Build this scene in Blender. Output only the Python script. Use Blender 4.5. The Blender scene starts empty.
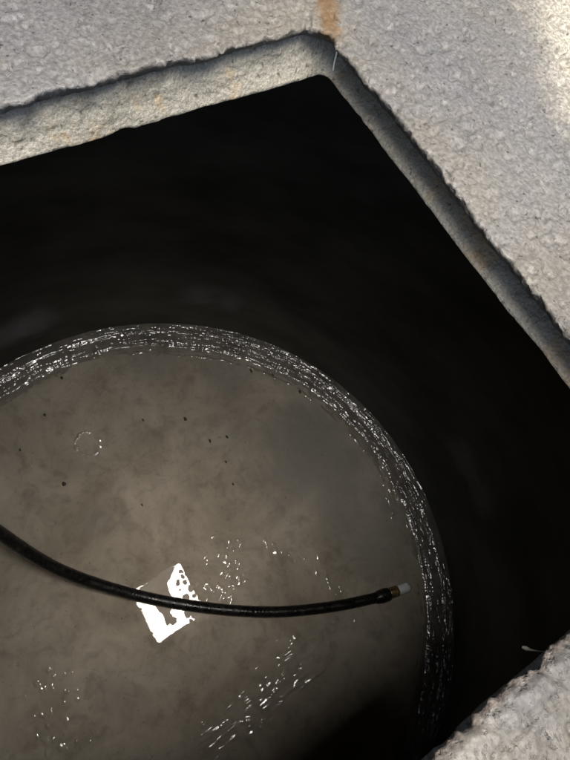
import bpy, math, random
import numpy as np
from mathutils import Matrix, Vector

scene = bpy.context.scene
random.seed(7)

# ------------------------------------------------------------------ camera
CAM = np.array([0.4223, -0.4228, 0.3685])
ROT = np.array([[0.5178212610630268, -0.8227669949332236, 0.23434080660260398],
                [0.8337007367349086, 0.4239029898408666, -0.3539058303716666],
                [0.1918442679838959, 0.3786300664922703, 0.9054474306052704]])
F_PX, W_PX, H_PX = 575.1, 570.0, 760.0
cam_data = bpy.data.cameras.new('camera')
cam_data.sensor_fit = 'HORIZONTAL'
cam_data.sensor_width = 36.0
cam_data.lens = 36.0 * F_PX / W_PX
cam_data.clip_start = 0.01
cam_data.clip_end = 1000.0
cam = bpy.data.objects.new('camera', cam_data)
m4 = Matrix.Identity(4)
for i in range(3):
    for j in range(3):
        m4[i][j] = ROT[i, j]
    m4[i][3] = CAM[i]
cam.matrix_world = m4
scene.collection.objects.link(cam)
scene.camera = cam


def pix(px, py, z):
    """the point at height z that the photograph shows at a pixel"""
    d = ROT @ np.array([(px - W_PX / 2) / F_PX, -(py - H_PX / 2) / F_PX, -1.0])
    return CAM + d * (z - CAM[2]) / d[2]


# ------------------------------------------------------------------ sky, sun, exposure
# bright overcast: the light comes from a wide glow round the zenith
SUN_EL = 86.0
SUN_TO = np.array([0.97, -0.25])           # horizontal direction towards the glow's centre
SUN_TO /= np.linalg.norm(SUN_TO)
world = bpy.data.worlds.new('World')
scene.world = world
world.use_nodes = True
wn = world.node_tree
sky = wn.nodes.new('ShaderNodeTexSky')
sky.sky_type = 'NISHITA'
sky.sun_disc = False
sky.dust_density = 5.0
sky.ozone_density = 0.5
sky.sun_elevation = math.radians(SUN_EL)
sky.sun_rotation = math.atan2(SUN_TO[0], SUN_TO[1])
bg = wn.nodes['Background']
bg.inputs['Strength'].default_value = 0.05
wn.links.new(sky.outputs['Color'], bg.inputs['Color'])
sun_data = bpy.data.lights.new('sun', 'SUN')
sun_data.energy = 1.5
sun_data.angle = math.radians(54.0)
sun_data.color = (1.0, 0.965, 0.91)
sun = bpy.data.objects.new('sun', sun_data)
se = math.radians(SUN_EL)
sdir = Vector((SUN_TO[0] * math.cos(se), SUN_TO[1] * math.cos(se), math.sin(se)))
sun.rotation_euler = sdir.to_track_quat('Z', 'Y').to_euler()
sun.location = (-3, -3, 8)
scene.collection.objects.link(sun)
scene.view_settings.view_transform = 'Standard'
scene.view_settings.look = 'None'
scene.view_settings.gamma = 1.0
scene.view_settings.use_curve_mapping = False
scene.view_settings.exposure = 3.15
cy = scene.cycles
cy.use_denoising = True
cy.use_adaptive_sampling = False
cy.use_guiding = True
cy.max_bounces = 8
cy.diffuse_bounces = 5
cy.sample_clamp_indirect = 0.0

# ------------------------------------------------------------------ helpers
col = scene.collection


def tag(o, label=None, cat=None, group=None, kind=None):
    if label: o['label'] = label
    if cat: o['category'] = cat
    if group: o['group'] = group
    if kind: o['kind'] = kind
    return o


def empty(name, loc=(0, 0, 0)):
    o = bpy.data.objects.new(name, None)
    o.location = loc
    o.empty_display_size = 0.1
    col.objects.link(o)
    return o


def link_mesh(name, me, mat, parent=None, smooth=True):
    o = bpy.data.objects.new(name, me)
    col.objects.link(o)
    if mat: me.materials.append(mat)
    if smooth and len(me.polygons):
        me.polygons.foreach_set('use_smooth', np.ones(len(me.polygons), dtype=bool))
    if parent:
        o.parent = parent
        o.matrix_parent_inverse = Matrix.Translation(-Vector(parent.location))
    return o


def mesh_grid(name, P, mat, parent=None, wrap_u=False, wrap_v=False, smooth=True, flip=False, caps=False):
    """P: (nu, nv, 3) points -> quad mesh"""
    nu, nv = P.shape[:2]
    iu = np.arange(nu if wrap_u else nu - 1)
    iv = np.arange(nv if wrap_v else nv - 1)
    a, b = np.meshgrid(iu, iv, indexing='ij')
    a2, b2 = (a + 1) % nu, (b + 1) % nv
    q = np.stack([a * nv + b, a2 * nv + b, a2 * nv + b2, a * nv + b2], -1).reshape(-1, 4)
    if flip: q = q[:, ::-1]
    faces = q
    me = bpy.data.meshes.new(name)
    V = P.reshape(-1, 3)
    me.vertices.add(len(V))
    me.vertices.foreach_set('co', V.astype(np.float32).ravel())
    me.loops.add(faces.size)
    me.loops.foreach_set('vertex_index', faces.astype(np.int32).ravel())
    me.polygons.add(len(faces))
    me.polygons.foreach_set('loop_start', np.arange(0, faces.size, 4, dtype=np.int32))
    me.update(calc_edges=True)
    me.validate()
    return link_mesh(name, me, mat, parent, smooth)


def mesh_py(name, V, Fc, mat, parent=None, smooth=False):
    me = bpy.data.meshes.new(name)
    me.from_pydata([tuple(map(float, v)) for v in V], [], [tuple(f) for f in Fc])
    me.update()
    return link_mesh(name, me, mat, parent, smooth)


def _hash(ix, iy, iz, seed):
    h = (ix.astype(np.uint32) * np.uint32(374761393) + iy.astype(np.uint32) * np.uint32(668265263)
         + iz.astype(np.uint32) * np.uint32(2147483647) + np.uint32(seed * 974711 + 13))
    h = (h ^ (h >> np.uint32(13))) * np.uint32(1274126177)
    h = h ^ (h >> np.uint32(16))
    h = h * np.uint32(2246822519)
    h = h ^ (h >> np.uint32(15))
    return h.astype(np.float64) / 4294967295.0 * 2 - 1


def noise(x, y, z, seed=0):
    """smooth value noise in -1..1"""
    x, y, z = np.broadcast_arrays(np.asarray(x, float), np.asarray(y, float), np.asarray(z, float))
    fx, fy, fz = np.floor(x), np.floor(y), np.floor(z)
    ix, iy, iz = fx.astype(np.int64), fy.astype(np.int64), fz.astype(np.int64)
    tx, ty, tz = x - fx, y - fy, z - fz
    tx, ty, tz = (t * t * t * (t * (t * 6 - 15) + 10) for t in (tx, ty, tz))
    out = 0
    for dx in (0, 1):
        wx = tx if dx else 1 - tx
        for dy in (0, 1):
            wy = ty if dy else 1 - ty
            for dz in (0, 1):
                wz = tz if dz else 1 - tz
                out = out + wx * wy * wz * _hash(ix + dx, iy + dy, iz + dz, seed)
    return out


def fbm(x, y, z, lam, octs=4, gain=0.5, seed=0):
    s, a, n = 0, 1.0, 0.0
    f = 1.0 / lam
    for k in range(octs):
        s = s + a * noise(x * f + 17.3 * k, y * f + 5.1 * k, z * f + 9.7 * k, seed + k)
        n += a
        a *= gain
        f *= 2.03
    return s / n


class Mat:
    def __init__(self, name):
        self.m = bpy.data.materials.new(name)
        self.m.use_nodes = True
        self.nt = self.m.node_tree
        self.p = self.nt.nodes['Principled BSDF']
        self.tc = self.nt.nodes.new('ShaderNodeTexCoord').outputs['Object']

    def n(self, t, **kw):
        nd = self.nt.nodes.new(t)
        for k, v in kw.items():
            if k in nd.inputs: nd.inputs[k].default_value = v
            else: setattr(nd, k, v)
        return nd

    def l(self, a, b): self.nt.links.new(a, b)

    def noise(self, scale, detail=4, rough=0.55, vec=None, dist=0.0):
        nd = self.n('ShaderNodeTexNoise', Scale=scale, Detail=detail, Roughness=rough, Distortion=dist)
        self.l(vec or self.tc, nd.inputs['Vector'])
        return nd.outputs['Fac']

    def ramp(self, fac, stops):
        r = self.n('ShaderNodeValToRGB')
        e = r.color_ramp.elements
        while len(e) < len(stops): e.new(0.5)
        for k, (p, c) in enumerate(stops):
            e[k].position = p
            e[k].color = (*c, 1) if len(c) == 3 else c
        self.l(fac, r.inputs['Fac'])
        return r.outputs['Color']

    def mix(self, fac, a, b, mode='MIX'):
        nd = self.n('ShaderNodeMix', data_type='RGBA', blend_type=mode)
        for s, v in ((nd.inputs[0], fac), (nd.inputs[6], a), (nd.inputs[7], b)):
            if isinstance(v, (int, float)): s.default_value = v
            elif isinstance(v, tuple): s.default_value = (*v, 1)
            else: self.l(v, s)
        return nd.outputs[2]

    def math(self, op, a, b=None):
        nd = self.n('ShaderNodeMath', operation=op)
        for s, v in zip(nd.inputs, (a, b)):
            if v is None: continue
            if isinstance(v, (int, float)): s.default_value = v
            else: self.l(v, s)
        return nd.outputs[0]

    def blob(self, c, r, soft=0.5, wob=0.3, wscale=6.0):
        """0..1 mask round a point in object space, wobbly edge"""
        sub = self.n('ShaderNodeVectorMath', operation='SUBTRACT')
        self.l(self.tc, sub.inputs[0])
        sub.inputs[1].default_value = c
        ln = self.n('ShaderNodeVectorMath', operation='LENGTH')
        self.l(sub.outputs[0], ln.inputs[0])
        w = self.math('MULTIPLY', self.math('SUBTRACT', self.noise(wscale, 4), 0.5), wob * 2 * r)
        d = self.math('ADD', ln.outputs['Value'], w)
        mr = self.n('ShaderNodeMapRange', interpolation_type='SMOOTHSTEP')
        self.l(d, mr.inputs['Value'])
        mr.inputs['From Min'].default_value = r * (1 + soft)
        mr.inputs['From Max'].default_value = r * (1 - soft)
        return mr.outputs['Result']

    def bump(self, h, dist, strength=1.0, prev=None):
        b = self.n('ShaderNodeBump', Strength=strength, Distance=dist)
        self.l(h, b.inputs['Height'])
        if prev: self.l(prev, b.inputs['Normal'])
        self.l(b.outputs['Normal'], self.p.inputs['Normal'])
        return b.outputs['Normal']

    def set(self, **kw):
        for k, v in kw.items():
            s = self.p.inputs[k.replace('_', ' ')]
            if isinstance(v, (int, float)): s.default_value = v
            elif isinstance(v, tuple): s.default_value = (*v, 1)
            else: self.l(v, s)
        return self.m


# ------------------------------------------------------------------ materials
def concrete(name, dark, light, spec=0.35, rough=0.8, warm=None):
    M = Mat(name)
    big = M.ramp(M.noise(5.0, 5, 0.6), [(0.3, dark), (0.7, light)])
    grain = M.ramp(M.noise(420, 3, 0.7), [(0.35, (0.70, 0.70, 0.70)), (0.62, (1.15, 1.15, 1.15))])
    c = M.mix(1.0, big, grain, 'MULTIPLY')
    pores = M.ramp(M.noise(160, 2, 0.5), [(0.26, (0.35, 0.34, 0.32)), (0.36, (1, 1, 1))])
    c = M.mix(1.0, c, pores, 'MULTIPLY')
    M.set(Roughness=rough)
    M.p.inputs['Specular IOR Level'].default_value = spec
    M.bump(M.noise(210, 3, 0.55), 0.0028, 0.8)
    return M, c


M = Mat('slab_concrete')
c = M.ramp(M.noise(6.0, 6, 0.65), [(0.28, (0.044, 0.044, 0.046)), (0.52, (0.061, 0.0605, 0.061)), (0.75, (0.073, 0.0715, 0.068))])
mott = M.ramp(M.noise(110, 3, 0.55), [(0.34, (0.66, 0.66, 0.66)), (0.46, (0.97, 0.97, 0.97)), (0.58, (1.03, 1.03, 1.03)), (0.68, (1.42, 1.41, 1.38))])
c = M.mix(0.5, c, mott, 'MULTIPLY')
warm = M.ramp(M.noise(4.0, 4, 0.6), [(0.38, (1, 1, 1)), (0.62, (1.06, 1.0, 0.86))])
c = M.mix(1.0, c, warm, 'MULTIPLY')
grain = M.ramp(M.noise(280, 2, 0.5), [(0.36, (0.62, 0.62, 0.62)), (0.5, (1.0, 1.0, 1.0)), (0.63, (1.55, 1.54, 1.52))])
c = M.mix(0.5, c, grain, 'MULTIPLY')
vo = M.n('ShaderNodeTexVoronoi', Scale=75.0, Randomness=1.0); M.l(M.tc, vo.inputs['Vector'])
holes = M.math('MULTIPLY', M.math('LESS_THAN', vo.outputs['Distance'], M.math('MULTIPLY', M.noise(9, 2), 0.38)), 1.0)
pores = M.ramp(M.math('ADD', M.noise(160, 2, 0.5), M.math('MULTIPLY', holes, -0.06)), [(0.27, (0.25, 0.24, 0.23)), (0.34, (1, 1, 1))])
c = M.mix(1.0, c, pores, 'MULTIPLY')
dirt = M.ramp(M.noise(24, 6, 0.7), [(0.56, (1, 1, 1)), (0.74, (0.66, 0.63, 0.58))])
c = M.mix(1.0, c, dirt, 'MULTIPLY')
M.set(Roughness=M.ramp(M.noise(60, 3), [(0.35, (0.5,) * 3), (0.65, (0.75,) * 3)]))
M.p.inputs['Specular IOR Level'].default_value = 0.35
flat = M.ramp(M.noise(200, 3, 0.55), [(0.30, (0, 0, 0)), (0.44, (0.85, 0.85, 0.85)), (0.60, (0.92, 0.92, 0.92)), (0.70, (1, 1, 1))])
n1 = M.bump(flat, 0.0009, 0.8)
M.bump(M.noise(430, 2, 0.5), 0.0006, 0.7, n1)
# ochre clay washed along the corner joint
st = pix(324, -30, 0); en = pix(329, 33, -0.004)
for k, q in enumerate(np.linspace(0, 1, 9)):
    pt = st + (en - st) * q
    c = M.mix(M.math('MULTIPLY', M.blob(tuple(pt), (0.0105, 0.0085, 0.012)[k % 3], 0.6, 0.9, 70.0 + 7 * k), 0.82), c,
              M.mix(0.7, (0.064, 0.036, 0.013), mott, 'MULTIPLY'))
# sunlit patch painted pale into the slab colour
SUN_PATCH = (0.385, 0.640, 0.0)
c = M.mix(M.math('MULTIPLY', M.blob(SUN_PATCH, 0.528, 0.075, 0.06, 26.0), 0.9), c,
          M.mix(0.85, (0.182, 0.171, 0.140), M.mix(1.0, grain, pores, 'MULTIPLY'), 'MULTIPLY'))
c = M.mix(M.math('MULTIPLY', M.blob((0.72, -0.20, 0.0), 0.16, 0.12, 0.2, 14.0), 0.9), c, M.mix(1.0, c, (0.64, 0.63, 0.61), 'MULTIPLY'))   # painted shade: darkens this end of the slab
# fresh pale break along one side of the lip
sep = M.n('ShaderNodeSeparateXYZ'); M.l(M.tc, sep.inputs[0])
mr = M.n('ShaderNodeMapRange'); M.l(sep.outputs['Z'], mr.inputs['Value'])
mr.inputs['From Min'].default_value = -0.0030; mr.inputs['From Max'].default_value = -0.0060
gx = M.math('GREATER_THAN', sep.outputs['X'], 0.545)
c = M.mix(M.math('MULTIPLY', mr.outputs['Result'], gx), c, M.mix(0.7, (0.122, 0.106, 0.095), grain, 'MULTIPLY'))
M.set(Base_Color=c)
mat_slab = M.m

M, c = concrete('neck_concrete', (0.094, 0.089, 0.072), (0.172, 0.163, 0.134), rough=0.5)
rust = M.ramp(M.noise(22, 5, 0.65), [(0.52, (0, 0, 0)), (0.70, (0.75, 0.75, 0.75))])
c = M.mix(rust, c, (0.185, 0.122, 0.050))
M.set(Base_Color=c)
mat_neck = M.m

M = Mat('tank_wall_concrete')
mp = M.n('ShaderNodeMapping')
M.l(M.tc, mp.inputs['Vector'])
mp.inputs['Scale'].default_value = (1, 1, 2.2)
big = M.noise(1.6, 5, 0.6, mp.outputs['Vector'])
c = M.ramp(big, [(0.35, (0.072, 0.074, 0.066)), (0.66, (0.135, 0.136, 0.124))])
for px, py, r, k in ((30, 318, 0.11, 0.6), (5, 330, 0.10, 0.5), (200, 290, 0.09, 0.4), (230, 297, 0.08, 0.35), (468, 455, 0.10, 0.5), (485, 495, 0.10, 0.4)):
    # pale lime bloom on the wall
    d = ROT @ np.array([(px - 285) / F_PX, -(py - 380) / F_PX, -1.0])
    o2 = CAM[:2] - np.array([0.3257, -0.3395])
    A = d[:2] @ d[:2]; B = 2 * o2 @ d[:2]; C = o2 @ o2 - 1.585 ** 2
    s = (-B + math.sqrt(B * B - 4 * A * C)) / 2 / A
    c = M.mix(M.math('MULTIPLY', M.blob(tuple(CAM + d * s), r, 0.7, 0.55, 12.0), k), c, (0.27, 0.28, 0.31))
M.set(Base_Color=c, Roughness=0.9)
M.p.inputs['Specular IOR Level'].default_value = 0.08
M.bump(M.noise(22, 3, 0.5), 0.003, 0.25)
mat_tank = M.m

def water_material(name, rough, ior):
    M = Mat(name)
    c = M.ramp(M.noise(2.6, 7, 0.66, dist=0.8), [(0.34, (0.36, 0.318, 0.252)), (0.68, (0.56, 0.505, 0.415))])
    fine = M.ramp(M.noise(13, 7, 0.68, dist=0.5), [(0.30, (0.74, 0.74, 0.75)), (0.50, (1.0, 1.0, 1.0)), (0.70, (1.07, 1.06, 1.05))])
    c = M.mix(1.0, c, fine, 'MULTIPLY')
    for pt, r, k in (((0.12, 0.77), 0.26, 0.75), ((-0.10, 0.74), 0.2, 0.6), ((-0.95, 0.20), 0.16, 0.5), ((0.55, 0.85), 0.25, 0.55),
                     ((-0.35, 0.45), 0.15, 0.35), ((0.2, 0.45), 0.14, 0.3), ((0.42, 0.70), 0.12, 0.5), ((-0.62, 0.55), 0.14, 0.5), ((0.75, 0.75), 0.12, 0.5), ((-0.2, -0.5), 0.08, 0.3), ((0.62, -0.75), 0.10, 0.3)):
        c = M.mix(M.math('MULTIPLY', M.blob((pt[0], pt[1], -2.88), r, 0.6, 0.6, 5.0), k), c, (0.30, 0.285, 0.255))
    flecks = M.ramp(M.noise(70, 3, 0.6), [(0.27, (0.62, 0.60, 0.56)), (0.34, (1, 1, 1))])
    c = M.mix(1.0, c, flecks, 'MULTIPLY')
    M.set(Base_Color=c, Roughness=rough, IOR=ior)
    M.bump(M.noise(14, 2, 0.5), 0.0003, 0.6)
    return M.m


mat_water = water_material('murky_water', 0.015, 1.5)
mat_bank = water_material('slimy_silt', 0.13, 1.8)

M = Mat('wet_sludge')
c = M.ramp(M.noise(9, 6, 0.65), [(0.3, (0.13, 0.124, 0.110)), (0.7, (0.31, 0.288, 0.250))])
sep = M.n('ShaderNodeSeparateXYZ'); M.l(M.tc, sep.inputs[0])
mr = M.n('ShaderNodeMapRange'); M.l(M.math('ADD', sep.outputs['Z'], M.math('MULTIPLY', M.noise(30, 4), 0.012)), mr.inputs['Value'])
mr.inputs['From Min'].default_value = -2.864; mr.inputs['From Max'].default_value = -2.876
c = M.mix(M.math('MULTIPLY', mr.outputs['Result'], 0.8), c, M.ramp(M.noise(13, 6, 0.68), [(0.3, (0.27, 0.24, 0.19)), (0.7, (0.42, 0.375, 0.305))]))
M.set(Base_Color=c, Roughness=M.ramp(M.noise(11, 4, 0.6), [(0.36, (0.04,) * 3), (0.66, (0.17,) * 3)]), IOR=1.65)
mat_sludge = M.m

M = Mat('wet_silt')
c = M.ramp(M.noise(20, 5, 0.6), [(0.3, (0.38, 0.34, 0.28)), (0.7, (0.50, 0.455, 0.38))])
M.set(Base_Color=c, Roughness=0.03, IOR=1.6)
mat_silt = M.m

M = Mat('scum_silhouette')
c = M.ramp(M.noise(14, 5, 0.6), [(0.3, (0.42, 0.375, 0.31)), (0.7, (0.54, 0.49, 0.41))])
c = M.mix(M.math('MULTIPLY', M.blob(tuple(pix(173, 587, -2.881)), 0.035, 0.6, 0.6, 25.0), 0.6), c, (0.52, 0.37, 0.31))  # pinkish skin of the reflected photographer, painted into the film
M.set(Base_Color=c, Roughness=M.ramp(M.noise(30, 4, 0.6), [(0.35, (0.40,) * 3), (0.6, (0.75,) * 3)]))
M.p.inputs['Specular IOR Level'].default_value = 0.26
mat_scum_silhouette = M.m

M = Mat('black_rubber')
M.set(Base_Color=M.ramp(M.noise(60, 4), [(0.3, (0.006, 0.006, 0.006)), (0.6, (0.013, 0.0125, 0.012)), (0.74, (0.05, 0.044, 0.035))]),
      Roughness=M.ramp(M.noise(25, 4), [(0.35, (0.12,) * 3), (0.65, (0.45,) * 3)]))
M.bump(M.noise(90, 3), 0.003, 0.5)
mat_rubber = M.m
M = Mat('tarnished_brass')
M.set(Base_Color=M.ramp(M.noise(70, 3), [(0.35, (0.16, 0.075, 0.025)), (0.65, (0.42, 0.30, 0.15))]), Roughness=0.35, Metallic=0.6)
mat_brass = M.m
M = Mat('pale_plastic')
M.set(Base_Color=M.ramp(M.noise(60, 3), [(0.3, (0.84, 0.88, 0.90)), (0.7, (0.88, 0.92, 0.94))]), Roughness=0.45)
mat_white = M.m
M = Mat('pale_root')
M.set(Base_Color=(0.11, 0.11, 0.085), Roughness=0.7)
mat_root = M.m
M = Mat('bleached_root')
M.set(Base_Color=(0.72, 0.68, 0.55), Roughness=0.7)
mat_hair = M.m
M = Mat('dark_stone')
M.set(Base_Color=M.ramp(M.noise(50, 3), [(0.3, (0.03, 0.028, 0.024)), (0.7, (0.09, 0.08, 0.065))]), Roughness=0.4)
mat_stone = M.m
M, c = concrete('yard_ground', (0.10, 0.095, 0.085), (0.17, 0.16, 0.145))
M.set(Base_Color=c)
mat_ground = M.m
M, c = concrete('shade_wall_render', (0.10, 0.095, 0.088), (0.15, 0.143, 0.132))
M.set(Base_Color=c)
mat_shade_wall = M.m

# ------------------------------------------------------------------ sizes (metres)
D = 2.881                                  # slab top to water
TC = np.array([0.3257, -0.3395])           # tank centre
TR = 1.553                                 # tank inner radius
HX0, HX1, HY0, HY1 = 0.035, 0.5853, -0.5736, -0.035   # neck opening
NT = -0.052                                # underside of the slab
SH = 1.95                                  # half size of the cover slab


def rounded_rect(x0, x1, y0, y1, r, step, ncorner):
    """closed outline (anticlockwise) + outward normals"""
    P, N = [], []
    cs = [(x1 - r, y0 + r, -90), (x1 - r, y1 - r, 0), (x0 + r, y1 - r, 90), (x0 + r, y0 + r, 180)]
    for k in range(4):
        cx, cy_, a0 = cs[k]
        for t in np.linspace(0, 1, ncorner):
            a = math.radians(a0 + 90 * t)
            P.append((cx + r * math.cos(a), cy_ + r * math.sin(a))); N.append((math.cos(a), math.sin(a)))
        nx = cs[(k + 1) % 4]
        a1 = math.radians(a0 + 90)
        p0 = np.array(P[-1]); p1 = np.array((nx[0] + r * math.cos(a1), nx[1] + r * math.sin(a1)))
        n = max(2, int(np.linalg.norm(p1 - p0) / step))
        for t in np.linspace(0, 1, n + 1)[1:-1]:
            P.append(tuple(p0 + (p1 - p0) * t)); N.append((math.cos(a1), math.sin(a1)))
    return np.array(P), np.array(N)


def to_square(P2):
    """project outline points outward on to the slab's outer square"""
    d = P2 - np.array([(HX0 + HX1) / 2, (HY0 + HY1) / 2])
    c0 = np.array([(HX0 + HX1) / 2, (HY0 + HY1) / 2])
    lo = TC - SH; hi = TC + SH
    with np.errstate(divide='ignore'):
        tx = np.where(d[:, 0] > 0, (hi[0] - c0[0]) / d[:, 0], (lo[0] - c0[0]) / d[:, 0])
        ty = np.where(d[:, 1] > 0, (hi[1] - c0[1]) / d[:, 1], (lo[1] - c0[1]) / d[:, 1])
    t = np.minimum(np.abs(tx), np.abs(ty))
    return c0 + d * t[:, None]


# ------------------------------------------------------------------ cover slab with its hatch
cover = empty('cover_slab', (0.3, -0.3, 0.0))
tag(cover, 'rough grey concrete cover slab with a square access hatch and ragged lip', 'slab')

LP, LN = rounded_rect(0.024, 0.571, -0.5572, -0.0455, 0.022, 0.0017, 44)
rows = []
# from far to the lip on top, then round the broken edge and back under
ds = list(np.concatenate([np.linspace(0.34, 0.0015, 200)]))
sq = to_square(LP)
n = len(LP)
rag = (fbm(LP[:, 0], LP[:, 1], 0 * LP[:, 0], 0.045, 5, 0.66, 3) * 0.0068
       + np.abs(fbm(LP[:, 0], LP[:, 1], 0 * LP[:, 0], 0.013, 3, 0.6, 21)) * -0.0045 + 0.001)
brk = np.clip((LN[:, 0] - 0.6) / 0.35, 0, 1)                    # the side broken to a slope
base34 = LP + LN * 0.34
for t in (1.0, 0.75, 0.5, 0.3, 0.15, 0.06):
    q = base34 + (sq - base34) * t
    rows.append(np.c_[q, np.zeros(n)])
for d in ds:
    q = LP + LN * (d - rag * math.exp(-d / 0.006))[:, None]
    rows.append(np.c_[q, -0.0012 * math.exp(-d / 0.0025) - brk * np.clip(0.0055 + rag * 0.5 - d, 0, 1) * 0.9])
for d, z, k in ((0.0004, -0.0026, 1), (0.0002, -0.0040, 1), (0.0008, -0.0056, 0.97), (0.0020, -0.0078, 0.9), (0.0036, -0.0100, 0.8), (0.0060, -0.0128, 0.65),
                (0.0090, -0.0158, 0.45), (0.0145, -0.0190, 0.2), (0.03, -0.0225, 0), (0.07, -0.024, 0)):
    q = LP + LN * (d - rag * k)[:, None]
    rows.append(np.c_[q, z - brk * (0.0048 + rag * 0.4) * k])
P = np.stack(rows)                       # (rows, n, 3)
X, Y, Z = P[..., 0], P[..., 1], P[..., 2]
h = fbm(X, Y, Z, 0.085, 3, 0.5, 40) * 0.0015
h = h + fbm(X, Y, Z, 0.012, 4, 0.58, 50) * 0.0008
pit = noise(X / 0.0105, Y / 0.0105, Z / 0.0105, 61)
h = np.minimum(h, 0.0002 + 0.2 * h)                          # trowelled flat on top
h = h - np.clip((pit - 0.50) * 3, 0, 1) * 0.0018
pit2 = noise(X / 0.006, Y / 0.006, Z / 0.006, 62)
h = h - np.clip(pit2 - 0.5, 0, 1) * 0.0028
cm = 1 / (1 + np.exp((np.hypot(X - SUN_PATCH[0], Y - SUN_PATCH[1]) - 0.535) / 0.012))
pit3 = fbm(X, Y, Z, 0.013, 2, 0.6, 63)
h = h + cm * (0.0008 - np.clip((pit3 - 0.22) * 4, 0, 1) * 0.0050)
pit4 = fbm(X, Y, Z, 0.010, 2, 0.5, 64)
h = h - np.clip((pit4 - 0.30) * 6, 0, 1) * 0.0022                 # crisp little blow holes
top_w = np.ones(len(rows)); top_w[206:] = np.linspace(0.8, 0.0, len(rows) - 206)
top_w[:6] = (0, 0.2, 0.4, .6, .8, 1)
P[..., 2] += h * top_w[:, None]
g = fbm(X, Y, Z * 2, 0.008, 3, 0.6, 77) * 0.0022
side_w = np.zeros(len(rows)); side_w[202:214] = 1.0
P[..., 0] += LN[None, :, 0] * g * side_w[:, None]
P[..., 1] += LN[None, :, 1] * g * side_w[:, None]
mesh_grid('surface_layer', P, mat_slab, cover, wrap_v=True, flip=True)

NP, NN = rounded_rect(HX0, HX1, HY0, HY1, 0.012, 0.004, 16)
n = len(NP)
sq = to_square(NP)
rows = []
arr = fbm(NP[:, 0], NP[:, 1], 0 * NP[:, 0], 0.03, 4, 0.6, 5) * 0.0022
chip = np.clip(noise(NP[:, 0] / 0.02, NP[:, 1] / 0.02, 0 * NP[:, 0], 9) - 0.55, 0, 1) * 0.008
for z in np.linspace(-0.010, -0.0485, 34):
    v = np.clip((z + 0.0500) / 0.021, 0, 1)
    dd = 0.024 * v ** 0.85 + 0.008 * np.clip((z + 0.030) / 0.015, 0, 1)  # worn ledge below, groove above
    wl = np.clip(-NN[:, 0], 0, 1)
    dd = dd * (1 - wl) + wl * 0.022 * np.clip((z + 0.0500) / 0.034, 0, 1) ** 0.85
    rows.append(np.c_[NP + NN * (dd + chip * (1 - v))[:, None], np.full(n, z)])
for d, z in ((0.0003, -0.0500), (0.0010, -0.0513), (0.0035, -0.0520)):
    rows.append(np.c_[NP + NN * (d + chip)[:, None], z + arr * 0.5])
for d in (0.012, 0.05, 0.12):
    rows.append(np.c_[NP + NN * d, np.full(n, NT)])
q0 = NP + NN * 0.12
for t in (0.3, 1.0):
    rows.append(np.c_[q0 + (sq - q0) * t, np.full(n, NT)])
rows.append(np.c_[sq, np.full(n, -0.02)])
P = np.stack(rows)
X, Y, Z = P[..., 0], P[..., 1], P[..., 2]
g = fbm(X, Y, Z, 0.011, 3, 0.6, 91) * 0.0030 * np.clip((-0.048 - Z) / -0.008, 0.3, 1) + fbm(X, Y, Z, 0.09, 2, 0.5, 92) * 0.003
w = np.zeros(len(rows)); w[:37] = 1
P[..., 0] += NN[None, :, 0] * g * w[:, None]
P[..., 1] += NN[None, :, 1] * g * w[:, None]
mesh_grid('hatch_neck', P, mat_neck, cover, wrap_v=True, flip=True)

# ------------------------------------------------------------------ ground round the slab
lo, hi = TC - SH, TC + SH
ring_in = [(lo[0], lo[1]), (hi[0], lo[1]), (hi[0], hi[1]), (lo[0], hi[1])]
G = 300.0
ring_out = [(-G, -G), (G, -G), (G, G), (-G, G)]
V = [(*p, -0.03) for p in ring_in] + [(*p, -0.03) for p in ring_out] + [(*p, -0.25) for p in ring_in]
Fc = [(k, 4 + k, 4 + (k + 1) % 4, (k + 1) % 4) for k in range(4)] + [(k, (k + 1) % 4, 8 + (k + 1) % 4, 8 + k) for k in range(4)]
Fc = [tuple(reversed(f)) if i < 4 else f for i, f in enumerate(Fc)]
tag(mesh_py('ground', V, Fc, mat_ground), kind='structure')

# ------------------------------------------------------------------ the round tank
th = np.linspace(0, 2 * np.pi, 361)[:-1]
prof = [(TR + 0.12, -0.050), (TR, -0.050)] + [(TR, z) for z in np.linspace(-0.2, -D - 0.1, 24)] + [(TR + 0.12, -D - 0.1)]
P = np.array([[(TC[0] + r * math.cos(a), TC[1] + r * math.sin(a), z) for a in th] for r, z in prof])
tank = mesh_grid('cistern_wall', P, mat_tank, None, wrap_u=True, wrap_v=True)
tag(tank, 'dark round concrete cistern wall with pale lime bloom, rising round the wet floor', 'tank')


def disc(name, r, z, mat, rings=10, seg=180):
    V = [(TC[0], TC[1], z)]
    for k in range(1, rings + 1):
        for s in range(seg):
            a = 2 * math.pi * s / seg
            V.append((TC[0] + r * k / rings * math.cos(a), TC[1] + r * k / rings * math.sin(a), z))
    Fc = [(0, 1 + s, 1 + (s + 1) % seg) for s in range(seg)]
    for k in range(rings - 1):
        b = 1 + k * seg
        for s in range(seg):
            s2 = (s + 1) % seg
            Fc.append((b + s, b + seg + s, b + seg + s2, b + s2))
    return mesh_py(name, V, Fc, mat)


tag(disc('tank_floor', TR + 0.05, -D - 0.06, mat_silt, 3), kind='structure')
tag(disc('standing_water', TR + 0.01, -D, mat_water, 4), kind='structure')

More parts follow.
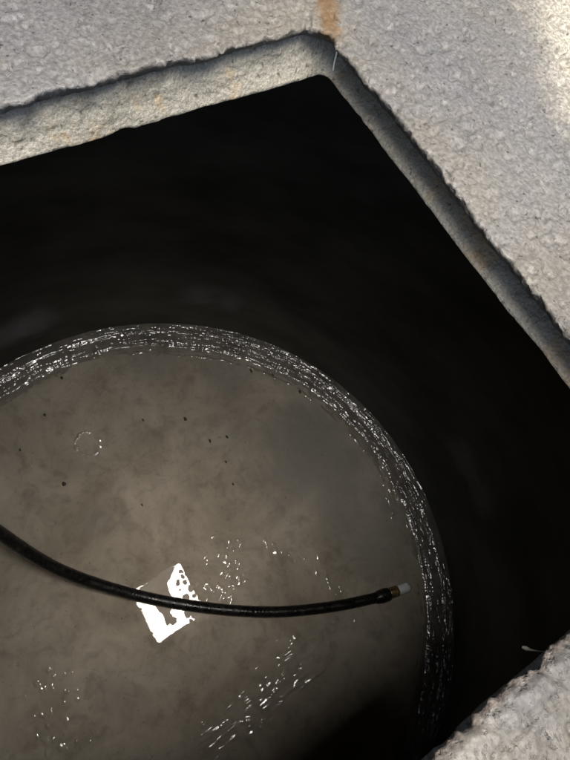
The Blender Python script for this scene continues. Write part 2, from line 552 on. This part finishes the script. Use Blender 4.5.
# sludge bench along the foot of the wall: concentric tide lines
NA, NR = 2600, 90
aa = np.linspace(0, 2 * np.pi, NA + 1)[:-1]
uu = np.linspace(0, 1, NR)
A, U = np.meshgrid(aa, uu, indexing='ij')
S = A * 1.48
edge = 1.362 + fbm(np.cos(A), np.sin(A), 0 * A, 0.12, 5, 0.6, 11) * 0.035
Rr = edge + U * (TR + 0.006 - edge)
X = TC[0] + Rr * np.cos(A); Y = TC[1] + Rr * np.sin(A)
var = np.clip(0.82 + 0.9 * fbm(np.cos(A), np.sin(A), Rr * 3, 0.20, 3, 0.55, 15), 0.5, 1.3)      # calmer and rougher stretches
sm = np.clip((U - 0.28) / 0.5, 0, 1); sm = sm * sm * (3 - 2 * sm)
wv = (0.22 + 0.78 * np.clip((U - 0.10) / 0.40, 0, 1)) * var
hgt = -0.0030 + 0.016 * U + 0.044 * sm + 0.010 * U ** 3
hgt = hgt + fbm(S / 9.0, 0 * S, Rr, 0.030, 3, 0.6, 12) * 0.0060 * wv          # ridges running along the wall
hgt = hgt + fbm(S / 7.0, 0 * S, Rr, 0.010, 3, 0.55, 13) * 0.0040 * wv
hgt = hgt + fbm(X, Y, 0 * X, 0.013, 2, 0.5, 14) * 0.0019 * wv
lip = np.exp(-((U - 0.10 - 0.05 * fbm(np.cos(A), np.sin(A), 0 * A, 0.12, 3, 0.5, 16)) / 0.045) ** 2)
hgt = hgt + lip * 0.0036 * np.clip(0.3 + 1.6 * fbm(np.cos(A), np.sin(A), 0 * A, 0.2, 3, 0.6, 18), 0, 1) * (1 + 0.8 * fbm(X, Y, 0 * X, 0.02, 2, 0.5, 17))      # thin inner tide line
P = np.stack([X, Y, -D + hgt], -1)
ring = mesh_grid('sludge_bench', P, mat_sludge, None, wrap_u=True, flip=True)
tag(ring, 'wet dark sludge heaped in tide lines along the foot of the tank wall', 'sludge', kind='stuff')


# low silt banks that break the surface of the water
def silt_bank(blobs, seed, thr=0.0, lam=0.03, amp=0.010, label='', along=((0, 10), (10, 0)), stretch=2.6):
    u2 = (pix(*along[1], -D) - pix(*along[0], -D))[:2]
    u2 = u2 / np.linalg.norm(u2)                               # the way the silt was dragged
    blobs = np.array(blobs)
    x0, y0 = (blobs[:, :2] - blobs[:, 2:3] * 1.7).min(0)
    x1, y1 = (blobs[:, :2] + blobs[:, 2:3] * 1.7).max(0)
    st_ = 0.004
    X, Y = np.meshgrid(np.arange(x0, x1, st_), np.arange(y0, y1, st_), indexing='ij')
    m = np.zeros_like(X)
    for bx, by, r in blobs:
        m = np.maximum(m, np.exp(-((X - bx) ** 2 + (Y - by) ** 2) / (r * r)))
    hh = fbm((X * u2[0] + Y * u2[1]) / stretch, -X * u2[1] + Y * u2[0], 0 * X, lam * 0.75, 2, 0.45, seed) * amp * 1.15
    z = hh + (m - 0.75 + thr) * amp * 1.3
    z = np.where(z > 0, z, np.maximum(z, -0.004))
    P = np.stack([X, Y, -D + z], -1)
    o = mesh_grid('silt_bank', P, mat_bank, None)
    return tag(o, label, 'silt', kind='stuff')


def chain(pts, r, n, jit, seed):
    """blob centres strewn along a line of pixels on the water"""
    rs = random.Random(seed)
    W = [pix(px, py, -D) for px, py in pts]
    out = []
    for k in range(n):
        t = rs.random() * (len(W) - 1)
        i0 = min(int(t), len(W) - 2)
        p = W[i0] + (W[i0 + 1] - W[i0]) * (t - i0)
        out.append((p[0] + rs.gauss(0, jit), p[1] + rs.gauss(0, jit), r * rs.uniform(0.4, 1.2)))
    return out


silt_bank(chain([(228, 548), (232, 575), (226, 595), (205, 600)], .030, 42, .045, 1), 101, 0.06, 0.020, 0.0034,
          'scattered glinting silt crumbs in the water beside the bright reflection', ((225, 590), (250, 545)), 2.2)
silt_bank(chain([(262, 548), (305, 556), (330, 575), (340, 600), (346, 628)], .026, 32, .025, 2), 102, 0.06, 0.020, 0.0036,
          'thin line of glinting silt crossing under the hose near its end', ((330, 570), (346, 628)), 4.0)
silt_bank(chain([(208, 730), (240, 712), (268, 690), (290, 655), (302, 645), (315, 668), (306, 690)], .050, 60, .030, 3)
          + chain([(222, 735), (262, 722), (285, 700), (288, 670)], .045, 30, .018, 8), 103, 0.18, 0.028, 0.0056,
          'broad curved wet silt bank with bright glints beyond the hose', ((215, 730), (300, 660)), 4.5)
silt_bank(chain([(38, 682), (62, 692), (75, 695)], .030, 14, .025, 4) + chain([(42, 715), (48, 745), (95, 748)], .026, 14, .03, 5), 104, 0.06, 0.022, 0.0038,
          'small glinting silt crumbs lying alone on the bare floor', ((40, 690), (48, 740)), 2.6)
silt_bank(chain([(378, 462), (388, 480), (395, 500), (404, 530)], .034, 26, .014, 6), 105, 0.14, 0.022, 0.0060,
          'glinting silt streak lying against the sludge bench', ((378, 462), (404, 530)), 3.0)
silt_bank(chain([(165, 462), (185, 459)], .024, 7, .012, 7), 106, -0.02, 0.020, 0.0032,
          'tiny smear of silt beside the scum ring')

# dark reflection of the photographer shaped as a dull film, plus scum spots
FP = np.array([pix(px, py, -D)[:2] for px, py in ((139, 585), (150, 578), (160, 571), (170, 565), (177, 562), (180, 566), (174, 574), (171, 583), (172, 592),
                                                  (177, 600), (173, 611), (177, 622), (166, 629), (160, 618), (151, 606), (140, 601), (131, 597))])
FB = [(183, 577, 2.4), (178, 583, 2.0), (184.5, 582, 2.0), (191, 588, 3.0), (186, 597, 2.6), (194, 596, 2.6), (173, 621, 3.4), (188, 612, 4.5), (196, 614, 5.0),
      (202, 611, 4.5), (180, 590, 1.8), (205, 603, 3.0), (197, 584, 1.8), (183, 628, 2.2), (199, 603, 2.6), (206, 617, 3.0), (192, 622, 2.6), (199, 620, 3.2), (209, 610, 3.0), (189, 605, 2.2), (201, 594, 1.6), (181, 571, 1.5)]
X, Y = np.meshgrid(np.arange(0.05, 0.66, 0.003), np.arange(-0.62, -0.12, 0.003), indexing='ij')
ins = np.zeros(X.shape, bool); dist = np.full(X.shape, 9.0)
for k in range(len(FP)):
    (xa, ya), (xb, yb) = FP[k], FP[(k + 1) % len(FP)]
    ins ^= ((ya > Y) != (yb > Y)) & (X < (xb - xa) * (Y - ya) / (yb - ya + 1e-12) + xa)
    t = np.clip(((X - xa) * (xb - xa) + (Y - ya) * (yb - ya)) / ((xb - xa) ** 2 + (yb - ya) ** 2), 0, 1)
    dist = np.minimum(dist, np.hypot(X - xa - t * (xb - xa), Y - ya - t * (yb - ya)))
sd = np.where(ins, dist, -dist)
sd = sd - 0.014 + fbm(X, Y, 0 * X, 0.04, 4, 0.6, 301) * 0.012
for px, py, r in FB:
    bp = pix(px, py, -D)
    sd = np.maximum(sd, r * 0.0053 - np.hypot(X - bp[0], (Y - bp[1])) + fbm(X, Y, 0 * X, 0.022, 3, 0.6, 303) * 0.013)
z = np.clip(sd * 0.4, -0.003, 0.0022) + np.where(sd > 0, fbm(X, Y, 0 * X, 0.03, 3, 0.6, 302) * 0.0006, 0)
o = mesh_grid('scum_silhouette_film', np.stack([X, Y, -D + z], -1), mat_scum_silhouette, None)
tag(o, 'dull brown film standing in for the dark reflection of the photographer, with scum spots', 'scum')

# ring of scum
RC = pix(88, 444, -D)
nu, nv = 160, 22
A, U = np.meshgrid(np.linspace(0, 2 * np.pi, nu + 1)[:-1], np.linspace(-1, 1, nv), indexing='ij')
rr = 0.066 + 0.004 * np.sin(2 * A + 1) + U * 0.016
X = RC[0] + rr * np.cos(A); Y = RC[1] + rr * np.sin(A)
z = 0.0075 * (1 - U * U) - 0.0035 + fbm(X, Y, 0 * X, 0.022, 3, 0.5, 31) * 0.0075
o = mesh_grid('scum_ring', np.stack([X, Y, -D + z], -1), mat_bank, None, wrap_u=True, flip=True)
tag(o, 'small round ring of wet scum lying on the brown water', 'scum')


# ------------------------------------------------------------------ tubes
def tube(name, pts, radii, mat, parent=None, seg=20, sub=8, noise_amp=0.0):
    pts = np.array(pts, float)
    n = len(pts)
    # Catmull-Rom
    out, rad = [], []
    ext = np.vstack([2 * pts[0] - pts[1], pts, 2 * pts[-1] - pts[-2]])
    for k in range(n - 1):
        p0, p1, p2, p3 = ext[k:k + 4]
        for t in np.linspace(0, 1, sub, endpoint=False):
            out.append(0.5 * ((2 * p1) + (-p0 + p2) * t + (2 * p0 - 5 * p1 + 4 * p2 - p3) * t * t + (-p0 + 3 * p1 - 3 * p2 + p3) * t ** 3))
            rad.append(radii[k] + (radii[k + 1] - radii[k]) * t)
    out.append(pts[-1]); rad.append(radii[-1])
    out = np.array(out); rad = np.array(rad)
    tan = np.gradient(out, axis=0)
    tan /= np.linalg.norm(tan, axis=1)[:, None]
    ref = np.array([0.3, -0.2, 1.0])
    if abs(np.dot(tan[0], ref / np.linalg.norm(ref))) > 0.9: ref = np.array([1.0, 0.4, 0.1])
    nrm = ref - tan[0] * np.dot(ref, tan[0]); nrm /= np.linalg.norm(nrm)
    R_ = []
    for k in range(len(out)):
        nrm = nrm - tan[k] * np.dot(nrm, tan[k]); nrm /= np.linalg.norm(nrm)
        bi = np.cross(tan[k], nrm)
        a = np.linspace(0, 2 * np.pi, seg, endpoint=False)
        R_.append(out[k] + rad[k] * (np.cos(a)[:, None] * nrm + np.sin(a)[:, None] * bi))
    R_ = np.array(R_)
    c0 = np.repeat(out[0][None], seg, 0)[None]; c1 = np.repeat(out[-1][None], seg, 0)[None]
    P = np.concatenate([c0, R_, c1])
    return mesh_grid(name, P, mat, parent, wrap_v=True, flip=False)


zf = -D + 0.028
hose_pts = [(0.30, -1.85, 0.029), (0.16, -1.25, 0.029), (0.10, -0.78, 0.030), (0.092, -0.62, 0.036), (0.090, -0.535, 0.010), (0.082, -0.518, -0.09), (-0.03, -0.60, -0.65), (-0.31, -0.81, -1.65)]
hose_pts += [tuple(pix(-45, 498, -D + 0.80)), tuple(pix(0, 533, -D + 0.50)), tuple(pix(60, 570, -D + 0.22)), tuple(pix(130, 593.5, zf + 0.03)),
             tuple(pix(200, 607, zf)), tuple(pix(270, 612, zf)), tuple(pix(330, 607, zf + 0.005)), tuple(pix(380, 597, zf + 0.02))]
hose = empty('hose', hose_pts[0])
tag(hose, 'thick black rubber hose curving across the tank floor with a pale tip', 'hose')
HR = 0.0285
tube('rubber_tube', hose_pts, [HR] * len(hose_pts), mat_rubber, hose, 24, 10)
e0, e1 = pix(380, 597, zf + 0.02), pix(409, 586.5, zf + 0.045)
at = lambda t: tuple(e0 + (e1 - e0) * t)
tube('collar', [at(-0.16), at(-0.08), at(0.02), at(0.2), at(0.30), at(0.36)], [HR, .033, .037, .037, .035, .026], mat_rubber, hose, 24, 4)
tube('brass_fitting', [at(0.33), at(0.36), at(0.50), at(0.60), at(0.66)], [.024, .029, .029, .029, .022], mat_brass, hose, 6, 3)
tube('nozzle_tip', [at(0.64), at(0.66), at(0.80), at(0.96), at(1.0)], [.022, .026, .0265, .026, .022], mat_white, hose, 24, 4)

# ------------------------------------------------------------------ rootlets at the hatch
t_ = tube('hanging_rootlet', [pix(338, 38, -0.012), pix(338, 46, -0.02), pix(336.5, 54, -0.028), pix(334.5, 62, -0.037), pix(333, 71, -0.045)],
          [.0012, .0010, .0010, .0009, .0006], mat_hair, None, 8, 5)
tag(t_, 'thin pale rootlet hanging from the slab lip at the hatch corner', 'root')
t_ = tube('rootlet_tip', [pix(575, 649, -0.047), pix(552, 651, -0.051), pix(541, 651.5, -0.053), pix(531, 650, -0.055), pix(526, 648.5, -0.056), pix(522, 647, -0.057)],
          [.0003, .0003, .0004, .0008, .0017, .0009], mat_root, None, 16, 10)
tag(t_, 'pale rootlet with a swollen tip poking out under the hatch edge', 'root')

# ------------------------------------------------------------------ stones
stone_me = None
for k, (px, py, s) in enumerate([(251, 371, .014), (143, 420, .011), (210, 441, .012), (185, 419, .013), (227, 437, .010), (45, 415, .010), (273, 375, .011),
                                 (20, 450, .009), (233, 484, .009), (300, 392, .012), (62, 378, .010), (64, 484, .012), (142, 505, .009), (226, 462, .009)]):
    c0 = pix(px, py, -D)
    nu, nv = 9, 12
    ph, tt = np.meshgrid(np.linspace(0.02, math.pi - 0.02, nu), np.linspace(0, 2 * np.pi, nv, endpoint=False), indexing='ij')
    x, y, z = np.sin(ph) * np.cos(tt), np.sin(ph) * np.sin(tt), np.cos(ph)
    r = s * (1 + 0.35 * noise(x * 1.3 + k * 3.1, y * 1.3, z * 1.3, 200 + k))
    P = np.stack([c0[0] + r * x, c0[1] + r * y * (0.45 + 0.06 * (k % 6)), -D + 0.15 * s + r * z * 0.6], -1)
    o = mesh_grid('stone', P, mat_stone, None, wrap_v=True, flip=True)
    tag(o, 'small dark stone lying in the shallow brown water', 'stone', 'small stones in the water')


# ------------------------------------------------------------------ unseen walls added round the slab for shade
def shade_wall(n2, dist, half, h, label, off=0.0, blocker=0.0):
    """upright unseen shade wall whose inner face lies at n2.p = dist, facing +n2; a coping on top"""
    n2 = np.array(n2) / np.linalg.norm(n2)
    t2 = np.array([-n2[1], n2[0]])
    root = empty('shade_wall', (*(n2 * dist + t2 * off), -0.03))
    tag(root, label, 'wall')

    def box(name, d0, d1, z0, z1, half_):
        V = []
        for z in (z0, z1):
            for d_, s_ in ((d0, -half_), (d0, half_), (d1, half_), (d1, -half_)):
                p2 = n2 * d_ + t2 * (s_ + off)
                V.append((*p2, z))
        Fc = [(0, 1, 2, 3), (7, 6, 5, 4), (0, 4, 5, 1), (1, 5, 6, 2), (2, 6, 7, 3), (3, 7, 4, 0)]
        return mesh_py(name, V, Fc, mat_shade_wall, root)
    box('shade_masonry', dist - 0.25, dist, -0.05, h - 0.07, half)
    if blocker:
        box('blocker', dist - 0.29, dist + blocker, h - 0.07, h + 0.08, half + 0.02)  # added overhang, out of view, keeps sky light off part of the floor
        return root
    box('shade_coping', dist - 0.29, dist + 0.04, h - 0.07, h, half + 0.02)


DW, hw = -2.35, 3.7
shade_wall((0.43, 0.90), DW, 2.6, hw, 'tall grey wall added out of view beside the hatch to cut sky light')
shade_wall((-0.43, -0.90), -2.6, 2.6, hw, 'tall grey wall added out of view opposite the hatch to cut sky light')
blocker_wall = shade_wall((1.0, 0.0), -1.95, 1.95, hw, 'tall grey wall added out of view with a deep overhang shading the tank floor', 0.30, blocker=1.50)
